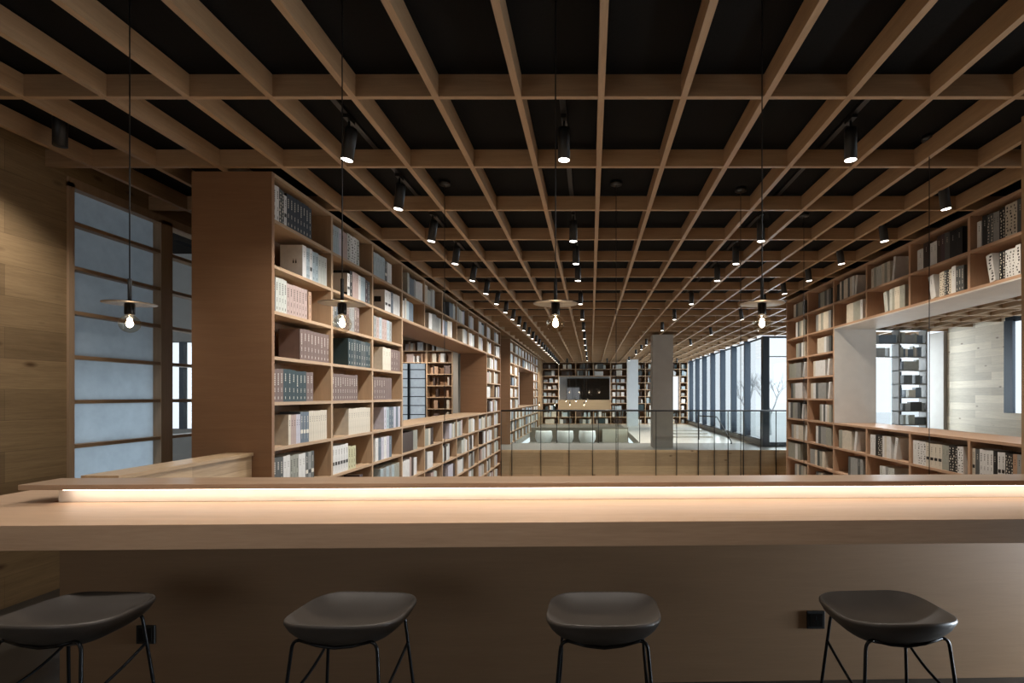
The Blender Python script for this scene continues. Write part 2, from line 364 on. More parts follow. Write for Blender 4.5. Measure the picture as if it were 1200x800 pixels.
# ================================================================ BOOKCASES
LN = [3.444-.38*k for k in range(13)]       # shelf lines down to -1.116
TB, TD = .028, .038
def bookcase(side, X, Ys, lines, op, name_label, white=False, depth=.66, door=None):
    """side -1: stands left of the void, faces +X.  op=(ka,kb,ra,rb) opening through the case"""
    root = empty('bookcase', (X+side*depth/2, (Ys[0]+Ys[-1])/2, lines[-1]), name_label, 'bookcase')
    ka, kb, ra, rb = op
    xb = X+side*depth; xm = X+side*depth/2
    zt, zb = lines[0], lines[-1]
    jm = WHITEP if white else W_END
    wb, wu, we = (W_CASER, W_CASERZ, W_CASERZ) if white else (W_CASE, W_CASEZ, W_END)
    # shelf boards
    for j, z in enumerate(lines):
        segs = [(Ys[0], Ys[-1])]
        if ra < j < rb:
            segs = [(Ys[0], Ys[ka]), (Ys[kb], Ys[-1])]
        for y0, y1 in segs:
            if y1-y0 > .1:
                e0, e1 = y0+TD/2+.001, y1-TD/2-.001
                bx(X, xb, e0, e1, z-TB, z).build('shelf_board', wb, root)
    # uprights
    for k, y in enumerate(Ys):
        full = k in (0, len(Ys)-1)
        if full:
            bx(X+side*-.001, xb, y-TD/2, y+TD/2, zb-TB, zt).build('end_panel', we, root)
            if white and k == 0: pass
            continue
        segs = [(zb, zt-TB)]
        if ka < k < kb: segs = [(lines[ra], zt-TB), (zb, lines[rb]-TB)]
        for z0, z1 in segs:
            bx(X+side*.001, xb, y-TD/2, y+TD/2, z0, z1).build('divider', wu, root)
    # opening lining
    for k in (ka, kb):
        s = 1 if k == ka else -1
        if k == 0: continue
        bx(X+side*.003, xb, Ys[k]+s*TD/2, Ys[k]+s*(TD/2+.012), lines[rb], lines[ra]-TB).build('opening_jamb', jm, root)
    m = bx(X+side*.003, xb, Ys[ka]+TD/2, Ys[kb]-TD/2, lines[ra]-TB-.014, lines[ra]-TB)
    m.build('opening_soffit', jm, root)
    # back panel in four pieces around the opening
    m = MB()
    m.box(xm-.008, xm+.008, Ys[0], Ys[-1], lines[ra], zt-TB); m.box(xm-.008, xm+.008, Ys[0], Ys[-1], zb, lines[rb]-TB)
    if ka > 0: m.box(xm-.008, xm+.008, Ys[0], Ys[ka], lines[rb]-TB, lines[ra])
    if kb < len(Ys)-1: m.box(xm-.008, xm+.008, Ys[kb], Ys[-1], lines[rb]-TB, lines[ra])
    m.build('back_panel', we, root)
    return root
XLC, XRC = -2.631, 3.84
YL = [4.492+P*k for k in range(12)]; YR = [4.49+P*k for k in range(7)]
YL2 = [17.72+P*k for k in range(10)]
bookcase(-1, XLC, YL, LN, (3, 9, 2, 6), 'long tall oak bookcase full of books along the left of the atrium')
bookcase(1, XRC, YR, LN, (0, 4, 2, 6), 'tall oak bookcase with white lined opening right of the atrium', True)
bookcase(-1, XLC, YL2, LN[:10], (2, 7, 2, 6), 'second oak bookcase further back on the left with square opening')
# plinths under the tall cases
struct('trim_5', bx(XLC-.66, XLC, YL[0], YL[-1], -4, -1.15), W_Y, label='oak lining under the left bookcase')
struct('trim_6', bx(XRC, XRC+.66, YR[0], YR[-1], -4, -1.15), W_Y, label='oak lining under the right bookcase')
# frontal bookcases (face -Y)
def front_case(Y, Xs, lines, cells, label, depth=.35, back=True, mat=None, wood_=None):
    """cells: set of (col,row) that exist"""
    w = wood_ or W_CASEZ
    root = empty('bookcase', ((Xs[0]+Xs[-1])/2, Y, 0), label, 'bookcase')
    for j, z in enumerate(lines):
        run = None
        for c in range(len(Xs)):
            on = c < len(Xs)-1 and ((c, j) in cells or (c, j-1) in cells)
            if on and run is None: run = c
            if not on and run is not None:
                bx(Xs[run]-TD/2, Xs[c]+TD/2, Y, Y+depth, z-TB, z).build('shelf_board', w, root); run = None
    for c, x in enumerate(Xs):
        run = None
        for j in range(len(lines)):
            on = j < len(lines)-1 and ((c, j) in cells or (c-1, j) in cells)
            if on and run is None: run = j
            if not on and run is not None:
                bx(x-TD/2, x+TD/2, Y+.002, Y+depth, lines[j], lines[run]-TB).build('divider', w, root); run = None
    if back:
        m = MB()
        for (c, j) in cells: m.box(Xs[c], Xs[c+1], Y+depth-.02, Y+depth, lines[j+1]-TB, lines[j])
        m.build('back_panel', mat or W_END, root)
    return root
XF = [-2.74+.96*k for k in range(9)]
XF = [-2.72, -1.80, -.85, .14, 1.10, 2.06, 3.02, 3.98, 4.94, 5.35]
LF = LN[:10]
cellsF = set()
for c in range(9):
    for r in range(9):
        if 1 <= c <= 3 and 2 <= r <= 6: continue
        if c == 7 and 2 <= r <= 6: continue
        cellsF.add((c, r))
farcase = front_case(30.1, XF, LF, cellsF, 'wide bookcase across the far wall with a dark window in it', .6)
m = MB(); m.box(XF[1]+.02, XF[4]-.02, 30.14, 30.2, LN[7], LN[7]+.56); m.build('beige_panel', wood('beige_panel_oak', '93846b', 'X', .1), farcase)
m = MB(); m.box(XF[1]+.02, XF[1]+.04, 30.14, 30.7, LN[7]+.56, LN[2]-TB); m.build('opening_jamb', WHITEP, farcase)
m = MB(); m.box(XF[1]+.45, XF[4]-.05, 30.7, 30.74, LN[7]+.55, LN[2]-TB-.1); w7 = struct('window_7', m, GLD, label='dark reflecting window in the far bookcase')
# left annex case at Y=17.8
XA = [-7.1, -6.23, -5.39, -4.55]
cellsA = {(c, r) for c in range(3) for r in range(9) if not (c < 2 and r >= 2)}
front_case(17.8, XA, LF, cellsA, 'oak bookcase with an opening seen through the left bookcase', .35)
struct('trim_7', bx(-4.52, -4.36, 17.8, 18.1, 0, GZ), COLGREY, label='slim grey column beyond the left bookcase opening')
# right room case at Y=15.2, open to the window behind
XG = [7.1, 7.87, 8.64, 9.41]
cellsG = {(c, r) for c in range(3) for r in range(9) if not (c < 2 and r >= 2)}
front_case(15.2, XG, LF, cellsG, 'open backed dark bookcase in front of the right room window', .35, back=False, wood_=plain('grey_brown_shelf', '5b554c', .5))

# ================================================================ BOOKS
COL = {  # name: (hex, words)
 'navy': ('222b36', 'navy blue'), 'white': ('d2d3d2', 'white'), 'cream': ('c9c2b3', 'cream'), 'grey': ('8f918f', 'grey'), 'dgrey': ('4e5252', 'dark grey'),
 'blueg': ('9fb0b8', 'pale blue grey'), 'slate': ('5d6a77', 'slate blue'), 'pink': ('a99690', 'dusty pink'), 'mauve': ('6e5b55', 'mauve brown'),
 'teal': ('25383c', 'dark teal'), 'brown': ('3a2a22', 'dark brown'), 'olive': ('6f6247', 'olive brown'), 'sage': ('94968c', 'sage grey'),
 'lime': ('b8b694', 'pale yellow green'), 'lilac': ('b9b9c6', 'pale lilac'), 'black': ('171717', 'black'), 'tan': ('a98970', 'tan'),
 'mint': ('b6bab4', 'greenish white'), 'plum': ('44343a', 'plum'),
}
CM = {k: plain('cover_'+k, v[0], .5, 0, .07, 18) for k, v in COL.items()}
PAGES = plain('book_pages', 'cfc6b2', .8, 0, .08, 90)
INKW = plain('pale_spine_print', 'd6d2c6', .5); INKD = plain('dark_spine_print', '1c1b1a', .5)
DARKS = {'navy', 'dgrey', 'slate', 'mauve', 'teal', 'brown', 'olive', 'black', 'plum'}
books = []   # dicts
def ypx(side, x, X):
    return X*F/(x-VX)
class Cell: pass
def add_book(side, case, k, r, ya, yb, z, h, d, col, style, tilt=0, inset=.02):
    books.append(dict(side=side, case=case, k=k, r=r, ya=ya, yb=yb, z=z, h=h, d=d, col=col, style=style, tilt=tilt, inset=inset))
def segs(side, k, r, lst, d=.19):
    """lst: (x0,x1,n,colour,height,style[,tilt]) in photograph pixels along the shelf front"""
    X = XLC-.02 if side < 0 else XRC+.02
    Ys = YL if side < 0 else YR
    z = LN[r+1]
    for s in lst:
        x0, x1, n_, col, h, st = s[:6]; tilt = s[6] if len(s) > 6 else 0
        a, b = sorted((ypx(side, x0, X), ypx(side, x1, X)))
        a = max(a, Ys[k]+TD/2+.002); b = min(b, Ys[k+1]-TD/2-.002)
        if b-a < .008: continue
        w = (b-a)/n_
        for i in range(n_):
            hh = h+random.uniform(-.004, .004)
            c = col if isinstance(col, str) else random.choice(col)
            add_book(side, 0, k, r, a+i*w+.0008, a+(i+1)*w-.0008, z, min(hh, .335), d+random.uniform(-.01, .01), c, st, tilt)
D, B, PT, PL = 'dots', 'band', 'pattern', 'plain'
segs(-1, 0, 0, [(320, 327, 2, 'white', .30, D), (327, 333, 2, 'dgrey', .295, PT), (333, 336, 1, 'white', .27, B), (336, 365, 8, 'navy', .30, D)])
segs(-1, 0, 1, [(354.5, 359, 1, 'white', .30, PL), (359, 363, 2, 'blueg', .295, D), (363, 366, 1, 'white', .30, B), (366, 373, 2, 'blueg', .29, D), (373, 383, 3, 'mint', .285, PL)], .2)
segs(-1, 0, 2, [(320, 323, 1, 'dgrey', .27, PL), (323, 336, 4, 'mint', .29, D), (336, 360, 7, 'pink', .275, D), (361.5, 365, 1, 'tan', .27, D)])
segs(-1, 0, 3, [(351.5, 386, 9, 'mauve', .285, D)])
segs(-1, 0, 4, [(320, 332, 3, 'mauve', .28, D), (332, 342, 2, 'teal', .285, D), (342, 359, 4, 'teal', .275, D), (359, 367, 2, 'mauve', .275, D)])
segs(-1, 0, 5, [(338, 341, 1, 'cream', .26, PL), (341, 347, 2, 'pink', .26, PL), (347, 352, 2, 'lilac', .26, PL), (352, 362, 3, 'slate', .285, B), (362, 383, 8, 'cream', .29, PL)])
segs(-1, 0, 6, [(320, 332, 3, 'dgrey', .29, D), (332, 340, 2, 'white', .29, PL), (340, 350, 3, 'sage', .285, D), (350, 358, 2, 'white', .28, PL), (358, 368, 3, ('grey', 'dgrey'), .285, B)])
segs(-1, 0, 7, [(320, 350, 8, ('white', 'cream', 'grey'), .28, PL)])
segs(-1, 1, 0, [(389, 397, 3, 'blueg', .29, PL), (397, 400, 1, 'lilac', .29, PL), (400, 407, 2, 'pink', .285, PL), (407, 421, 4, ('mint', 'white'), .30, PT)])
segs(-1, 1, 1, [(407, 410, 1, 'white', .25, B), (410, 413, 1, 'black', .29, D), (413, 420, 2, 'pink', .29, PL), (420, 428, 3, ('blueg', 'white'), .285, PL), (428, 433.5, 2, ('dgrey', 'plum'), .27, D)])
segs(-1, 1, 2, [(389, 400, 4, ('slate', 'dgrey', 'grey'), .29, D), (400, 421, 7, ('grey', 'pink', 'mauve'), .29, D)])
segs(-1, 1, 3, [(408, 434, 9, ('teal', 'dgrey'), .30, D)])
segs(-1, 1, 4, [(389, 419, 11, 'mauve', .28, D)])
segs(-1, 1, 5, [(408.5, 434, 10, 'cream', .29, PL)])
segs(-1, 1, 6, [(389, 408, 6, 'white', .29, B), (408, 417, 3, 'lime', .255, D)])
segs(-1, 1, 7, [(389, 425, 9, ('brown', 'plum', 'white'), .28, PL)])
segs(-1, 2, 0, [(438, 451, 4, 'blueg', .29, PL), (451, 459, 3, ('white', 'dgrey'), .27, B)])
segs(-1, 2, 1, [(451, 458, 2, 'white', .28, B), (458, 468.5, 4, ('blueg', 'slate', 'white'), .285, PL)])
segs(-1, 2, 2, [(438, 459, 7, ('grey', 'pink', 'blueg'), .27, D)])
segs(-1, 2, 3, [(448.5, 458, 3, ('cream', 'white'), .29, PL), (458, 469, 4, 'mauve', .285, D)])
segs(-1, 2, 4, [(438, 459, 8, 'mauve', .28, D)])
segs(-1, 2, 5, [(450, 469, 7, ('blueg', 'slate', 'lilac'), .28, D)])
segs(-1, 2, 6, [(440, 459, 6, ('white', 'lilac', 'slate'), .28, PL)])
segs(-1, 2, 7, [(446, 468, 7, ('grey', 'sage', 'blueg'), .27, PL)])
# right case, px larger = nearer
BW = ('white', 'black', 'cream', 'dgrey', 'white')
segs(1, 0, 0, [(1145, 1150, 1, 'white', .26, PL), (1151, 1157, 1, 'black', .30, PL), (1157, 1164, 2, 'dgrey', .29, PT), (1164, 1171, 2, 'grey', .28, PL), (1171, 1178, 2, 'black', .29, PT), (1178, 1192, 3, 'cream', .30, PT), (1192, 1236, 6, ('sage', 'dgrey'), .31, PL)])
segs(1, 0, 1, [(1160, 1167, 1, 'white', .28, PT, -.2), (1171, 1178, 2, 'black', .27, PT), (1178, 1190, 3, 'white', .26, PT), (1190, 1236, 7, ('black', 'white'), .28, PT)])
segs(1, 0, 6, [(1136, 1143, 1, 'cream', .28, B), (1143, 1148, 1, 'dgrey', .28, PL), (1148, 1164, 4, 'white', .28, D), (1164, 1168, 1, 'black', .28, PL), (1169, 1178, 2, 'white', .28, B), (1178, 1187, 3, 'black', .28, PT), (1187, 1236, 9, ('cream', 'grey', 'tan'), .28, PL)])
segs(1, 1, 0, [(1075, 1082, 1, 'white', .24, PL), (1082, 1089, 1, 'brown', .29, PL), (1090, 1098, 2, 'white', .26, PL), (1098, 1107, 2, ('plum', 'brown'), .3, PL), (1107, 1113, 1, 'dgrey', .3, PL), (1113, 1128, 2, 'black', .29, PL)])
segs(1, 1, 1, [(1091, 1097, 1, 'white', .27, PL, -.2), (1101, 1115, 5, ('cream', 'dgrey', 'black'), .27, PT), (1115, 1120, 1, 'white', .29, PL), (1120, 1129.5, 3, 'dgrey', .27, D)])
segs(1, 1, 6, [(1070, 1075, 1, 'white', .28, PL), (1075, 1085, 3, 'white', .28, PT), (1085, 1104, 4, 'cream', .27, B), (1104, 1112, 2, 'sage', .27, PL), (1112, 1122, 3, 'black', .28, PT), (1122, 1129, 2, 'white', .28, PT)])
segs(1, 1, 7, [(1080, 1125, 8, ('white', 'grey'), .25, PL)])
segs(1, 2, 0, [(1021, 1043, 7, ('cream', 'sage', 'mint'), .27, PL), (1045, 1047.5, 1, 'white', .3, PL, .15)])
segs(1, 2, 1, [(1037, 1041, 1, 'mint', .27, PL, -.15), (1042.5, 1060.5, 6, ('cream', 'sage', 'mint'), .28, PL)])
segs(1, 2, 6, [(1020, 1026, 2, 'white', .28, PL), (1026, 1034, 3, 'black', .28, PT), (1034, 1044, 4, ('cream', 'white'), .28, PL), (1047, 1050, 1, 'white', .28, PL, .18)])
segs(1, 2, 7, [(1031, 1048, 5, ('white', 'mint', 'grey'), .26, PL)])
segs(1, 3, 0, [(981, 984, 1, 'black', .26, PL), (984, 1001, 7, ('cream', 'white', 'dgrey'), .29, PL), (1001.5, 1003.5, 1, 'white', .28, PL, .15)])
segs(1, 3, 1, [(992, 1011, 7, ('cream', 'sage', 'white'), .28, PL)])
segs(1, 3, 6, [(983, 998, 7, ('cream', 'white', 'sage'), .28, PL), (1000.5, 1003, 1, 'white', .29, PL, .18)])
segs(1, 3, 7, [(994, 1011, 6, ('grey', 'dgrey'), .28, PL)])
for k in (4, 5):
    for r in range(9):
        pxa = [0, 0, 0, 0, 975.4, 945, 921][k]; pxb = [0, 0, 0, 0, 945.5, 921.5][k]
        near = random.random() < .6; wpx = random.uniform(13, 19)*(1 if k == 4 else .8)
        x1 = pxa-1.5 if near else pxa-1.5-random.uniform(2, 8)
        nn = 6 if k == 4 else 5
        segs(1, k, r, [(x1-wpx, x1, nn, ('cream', 'white', 'sage', 'grey', 'dgrey'), random.uniform(.25, .3), PL)])
        if random.random() < .5 and not near: segs(1, k, r, [(x1+2, x1+4, 1, 'white', .27, PL, .16)])
# automatic fill for the other visible cells
PALB = ('white', 'blueg', 'mint', 'lilac', 'grey', 'white', 'cream', 'slate')
PALW = ('white', 'cream', 'mint', 'pink', 'lilac', 'white', 'grey', 'brown', 'sage')
def fill(side, Ys, k, r, pal, z, X=None):
    a = Ys[k]+TD/2+.004; b = Ys[k+1]-TD/2-.004; L_ = b-a
    mode = random.random(); use = random.uniform(.45, .75)*L_
    st = a if mode < .6 else (b-use if mode < .9 else a+.15)
    y = st; i = 0; col = random.choice(pal); h = random.uniform(.25, .3)
    while y < st+use and y < b-.05 and i < 22:
        t = random.uniform(.028, .06)
        if i % random.choice((2, 3, 4)) == 0: col = random.choice(pal); h = random.uniform(.25, .31)
        add_book(side, 0 if Ys is YL or Ys is YR else 2, k, r, y+.001, min(y+t, b)-.001, z, h+random.uniform(-.004, .004), .19, col, random.choice((PL, PL, D, B)))
        y += t; i += 1
for k in range(3, 11):
    for r in list(range(0, 2))+list(range(6, 12)):
        fill(-1, YL, k, r, PALB if r < 2 else PALW, LN[r+1])
for k in (9, 10):
    for r in range(2, 6): fill(-1, YL, k, r, PALW, LN[r+1])
for k in range(9):
    for r in range(9):
        if 2 <= k < 7 and 2 <= r < 6: continue
        fill(-1, YL2, k, r, PALB, LN[r+1])
# visibility cull: hidden behind the counter ledge or out of frame
def proj(x, y, z): return VX+F*x/y, VY-F*(z-H0)/y
vis = []
for b in books:
    X = XLC if b['side'] < 0 else XRC
    px, py = proj(X, (b['ya']+b['yb'])/2, b['z']+b['h'])
    if py > 556 or px > 1206: continue
    b['area'] = (b['yb']-b['ya'])*b['h']*abs(X)/((b['ya']+b['yb'])/2)**3
    vis.append(b)
vis.sort(key=lambda b: -b['area'])
top = vis[:300]; rest = vis[300:]
# ordinals from the left of each cell
cells = {}
for b in vis: cells.setdefault((b['side'], b['case'], b['k'], b['r']), []).append(b)
for key, lst in cells.items():
    lst.sort(key=lambda b: (b['ya'] if key[0] < 0 else -b['ya']))
    for i, b in enumerate(lst): b['ord'] = i; b['cnt'] = len(lst)
def bookM(b):
    """local frame: x = spine outwards, y = thickness, z = up; origin at the spine's bottom middle"""
    X = (XLC+b['inset']*-1) if b['side'] < 0 else (XRC+b['inset'])
    yc = (b['ya']+b['yb'])/2
    M = Matrix.Translation((X, yc, b['z']+.0005))
    if b['side'] > 0: M = M @ Matrix.Rotation(PI, 4, 'Z')
    if b['tilt']:
        t = b['tilt']*(-1 if b['side'] > 0 else 1)
        w = (b['yb']-b['ya'])/2
        M = M @ Matrix.Translation((0, 0, abs(math.sin(t))*w)) @ Matrix.Rotation(t, 4, 'X')
    return M
def title_mb(t, h, style, dark, rnd):
    m = MB(); e = .0006
    w = min(t*.34, .011)
    if style == D:
        nA = rnd.choice((4, 5, 6)); zz = h*.86
        for i in range(nA):
            m.box(0, e, -w/2, w/2, zz-.011, zz); zz -= .0175
        zz = h*.42
        for i in range(3): m.box(0, e, -w*.35, w*.35, zz-.008, zz); zz -= .0125
        m.box(0, e, -w*.3, w*.3, h*.08, h*.16)
    elif style == B:
        m.box(0, e, -t*.38, t*.38, h*.30, h*.42); m.box(0, e*.5, -w*.1, w*.1, h*.12, h*.88)
        for i in range(3): m.box(0, e, -w*.4, w*.4, h*.85-i*.02-.012, h*.85-i*.02)
    elif style == PT:
        for i in range(9):
            a = rnd.uniform(-.4, .1)*t; bb = a+rnd.uniform(.2, .4)*t; z0 = h*(.06+.1*i)
            m.box(0, e, a, min(bb, t*.45), z0, z0+h*rnd.uniform(.03, .07))
    else:
        for i in range(3): m.box(0, e, -w*.3, w*.3, h*.82-i*.02-.011, h*.82-i*.02)
    return m
BAYL = ['nearest', 'second', 'third', 'fourth', 'fifth', 'sixth', 'seventh', 'eighth', 'ninth', 'tenth', 'eleventh']
ROWN = ['top', 'second', 'third', 'fourth', 'fifth', 'sixth', 'seventh', 'eighth', 'ninth', 'tenth', 'eleventh']
rnd = random.Random(3)
for b in top:
    t = b['yb']-b['ya']; h = b['h']; d = b['d']; mat = CM[b['col']]
    m = MB(); c = .0022
    m.box(-c, 0, -t/2, t/2, 0, h); m.box(-d, -c, -t/2, -t/2+c, 0, h); m.box(-d, -c, t/2-c, t/2, 0, h)
    bk = m.build('book', mat, origin=(0, 0, 0)); bk.location = (0, 0, 0); bk.matrix_world = bookM(b)
    m = MB().box(-d+.004, -c, -t/2+c, t/2-c, .003, h-.003); o = m.build('pages', PAGES, origin=(0, 0, 0)); o.parent = bk
    m = title_mb(t, h, b['style'], b['col'] in DARKS, rnd); o = m.build('spine_lettering', INKW if b['col'] in DARKS else INKD, origin=(0, 0, 0)); o.parent = bk
    side = 'left' if b['side'] < 0 else 'right'
    pos = ORD[b['ord']]+' from left'
    st = {D: 'lettered', B: 'banded', PT: 'patterned', PL: 'plain'}[b['style']]
    tag(bk, f"{COL[b['col']][1]} {st} book, {pos}, {ROWN[b['r']]} row, {BAYL[b['k']]} bay of {side} bookcase".replace('pale blue grey', 'pale blue-grey').replace('pale yellow green', 'yellow-green').replace('greenish white', 'off-white'), 'book', 'books in the %s bookcase' % side)
def emblem(k, r, shapes):
    for bk in [o for o in C.objects if o.name.startswith('book') and o.get('category') == 'book' and 'left bookcase' in o['label']]:
        if f", first from left, {ROWN[r]} row, {BAYL[k]} bay" in bk['label']:
            pg = bk.data; ys = [v.co.y for v in pg.vertices]; y = min(ys); m = MB()
            for (xa, xb, za, zb_) in shapes: m.box(-xb, -xa, y-.0008, y, za, zb_)
            o = m.build('cover_emblem', INKD, origin=(0, 0, 0)); o.parent = bk
emblem(0, 1, [(.055, .068, .13, .155), (.078, .091, .13, .155), (.057, .064, .158, .168), (.080, .087, .158, .168)])
emblem(2, 1, [(.05, .14, .12, .19)])
emblem(1, 1, [(.002, .19, .003, .04)])
# big slipcases whose side shows (emblem on the side cover)
# everything smaller: one object
keys = list(COL); matl = [CM[k] for k in keys]+[INKD, PAGES]
sm = MB()
for b in rest:
    t = b['yb']-b['ya']; h = b['h']; M = bookM(b)
    sm.box(-b['d'], 0, -t/2, t/2, 0, h, keys.index(b['col']), M)
def fbooks(X0, X1, Y, z, pal, frac=.7, props=False):
    x = X0+.04+random.uniform(0, .15); end = x+(X1-X0)*frac*random.uniform(.7, 1.1)
    col = random.choice(pal); h = random.uniform(.2, .3)
    while x < min(end, X1-.05):
        t = random.uniform(.03, .07)
        if random.random() < .3: col = random.choice(pal); h = random.uniform(.2, .3)
        if random.random() < .12: x += .08; continue
        sm.box(x, min(x+t, X1-.03)-.003, Y+.05, Y+.22, z, z+h, keys.index(col)); x += t
for (c, r) in sorted(cellsF):
    if c == 8 and r > 1 or (c in (0, 4) and 2 <= r <= 5):
        x = XF[c]+.1                       # white display books and boxes standing apart
        while x < XF[c+1]-.16:
            w = random.choice((.14, .16, .2)); h = random.uniform(.16, .26)
            sm.box(x, min(x+w, XF[c+1]-.03), 30.2, 30.32, LF[r+1], LF[r+1]+h, keys.index(random.choice(('white', 'white', 'blueg', 'grey')))); x += w+random.uniform(.05, .12)
        continue
    fbooks(XF[c], XF[c+1], 30.1, LF[r+1], ('white', 'mint', 'cream', 'blueg', 'dgrey', 'brown', 'teal'))
for (c, r) in sorted(cellsA):
    if r < 2: fbooks(XA[c], XA[c+1], 17.8, LF[r+1], ('cream', 'tan', 'pink', 'white'), .8)
    elif c == 2 and r < 7:
        fbooks(XA[c]+.1, XA[c]+.4, 17.8, LF[r+1], ('mauve', 'brown', 'tan'), .8)
        fbooks(XA[c]+.5, XA[c+1]-.05, 17.8, LF[r+1], ('tan', 'mauve', 'cream'), .6)
for (c, r) in sorted(cellsG):
    fbooks(XG[c], XG[c+1], 15.2, LF[r+1], ('grey', 'dgrey', 'sage', 'black', 'cream', 'slate'), .85)
o = sm.build('small_distant_books', matl, origin=(0, 0, 0))
tag(o, 'remaining smaller books filling the further bays and the distant bookcases', 'books', None, 'stuff')

# ================================================================ COUNTER, PARAPETS
ROT = .028
def rot_pt(x, y, px=-.4, py=3.0):
    c, s = math.cos(ROT), math.sin(ROT); dx, dy = x-px, y-py
    return px+c*dx-s*dy, py+s*dx+c*dy
CR = Matrix.Translation((-.4, 3.0, 0)) @ Matrix.Rotation(ROT, 4, 'Z') @ Matrix.Translation((.4, -3.0, 0))
m = MB(); m.box(-3.39, 4.66, 2.455, 2.99, .913, 1.025, 0, CR)
m.box(-3.39, -2.90, 2.99, 3.55, .913, 1.025, 0, CR)
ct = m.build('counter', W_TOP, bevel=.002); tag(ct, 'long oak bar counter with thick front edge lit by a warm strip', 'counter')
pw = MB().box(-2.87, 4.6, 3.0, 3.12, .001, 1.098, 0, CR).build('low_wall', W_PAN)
tag(pw, 'oak panelled low wall supporting the counter', 'low wall')
m = MB().box(-3.02, 4.6, 2.93, 3.17, 1.10, 1.128, 0, CR); lg = m.build('ledge', W_LEDGE, pw, bevel=.003)
MB().box(-2.80, 4.6, 2.942, 2.962, 1.0975, 1.0998, 0, CR).build('led_strip', LEDE, pw)
MB().box(-2.868, 4.6, 2.9915, 2.9985, 1.0255, 1.0995, 0, CR).build('painted_led_glow', plain('painted_led_glow', 'ece5da', .5, 0, .03, 4), pw)  # added plate: LED glow on the oak panel put into its cream colour
pr = MB().box(-2.985, -2.79, 3.14, 4.465, .001, 1.10).build('low_wall', W_PARA)
tag(pr, 'short plank clad parapet running back to the bookcase end', 'low wall')
bx(-3.0, -2.776, 3.19, 4.468, 1.101, 1.128).build('cap', W_CAP, pr, bevel=.002)
# pillar on the right
p = struct('trim_8', bx(2.855, 3.15, 3.42, 3.6, -.2, GZ-.001), W_Z, label='oak post at the right edge')

# sockets
def outlet(px, py, lab):
    X = (px-VX)*2.96/F; z = H0-(py-VY)*2.96/F
    yy = rot_pt(X, 3.0)[1]
    r = empty('power_socket', (X, yy, z), lab, 'power socket', 'power sockets on the counter wall')
    b_ = MB().box(X-.05, X+.05, yy-.012, yy-.001, z-.05, z+.05, 0).build('socket_plate', BLACK, r, bevel=.003)
    mm = MB()
    mm.box(X-.036, X+.036, yy-.0145, yy-.0121, z-.036, z+.036); mm.build('socket_face', SATIN, r, bevel=.002)
    mm = MB(); mm.box(X-.012, X-.008, yy-.0152, yy-.0146, z-.02, z-.006); mm.box(X+.008, X+.012, yy-.0152, yy-.0146, z-.02, z-.006); mm.box(X-.003, X+.003, yy-.0152, yy-.0146, z+.006, z+.02)
    mm.build('pin_holes', plain('socket_holes', '050505', .8), r)
outlet(175, 741, 'black power socket behind the leftmost stool'); outlet(963, 733, 'black power socket behind the rightmost stool')

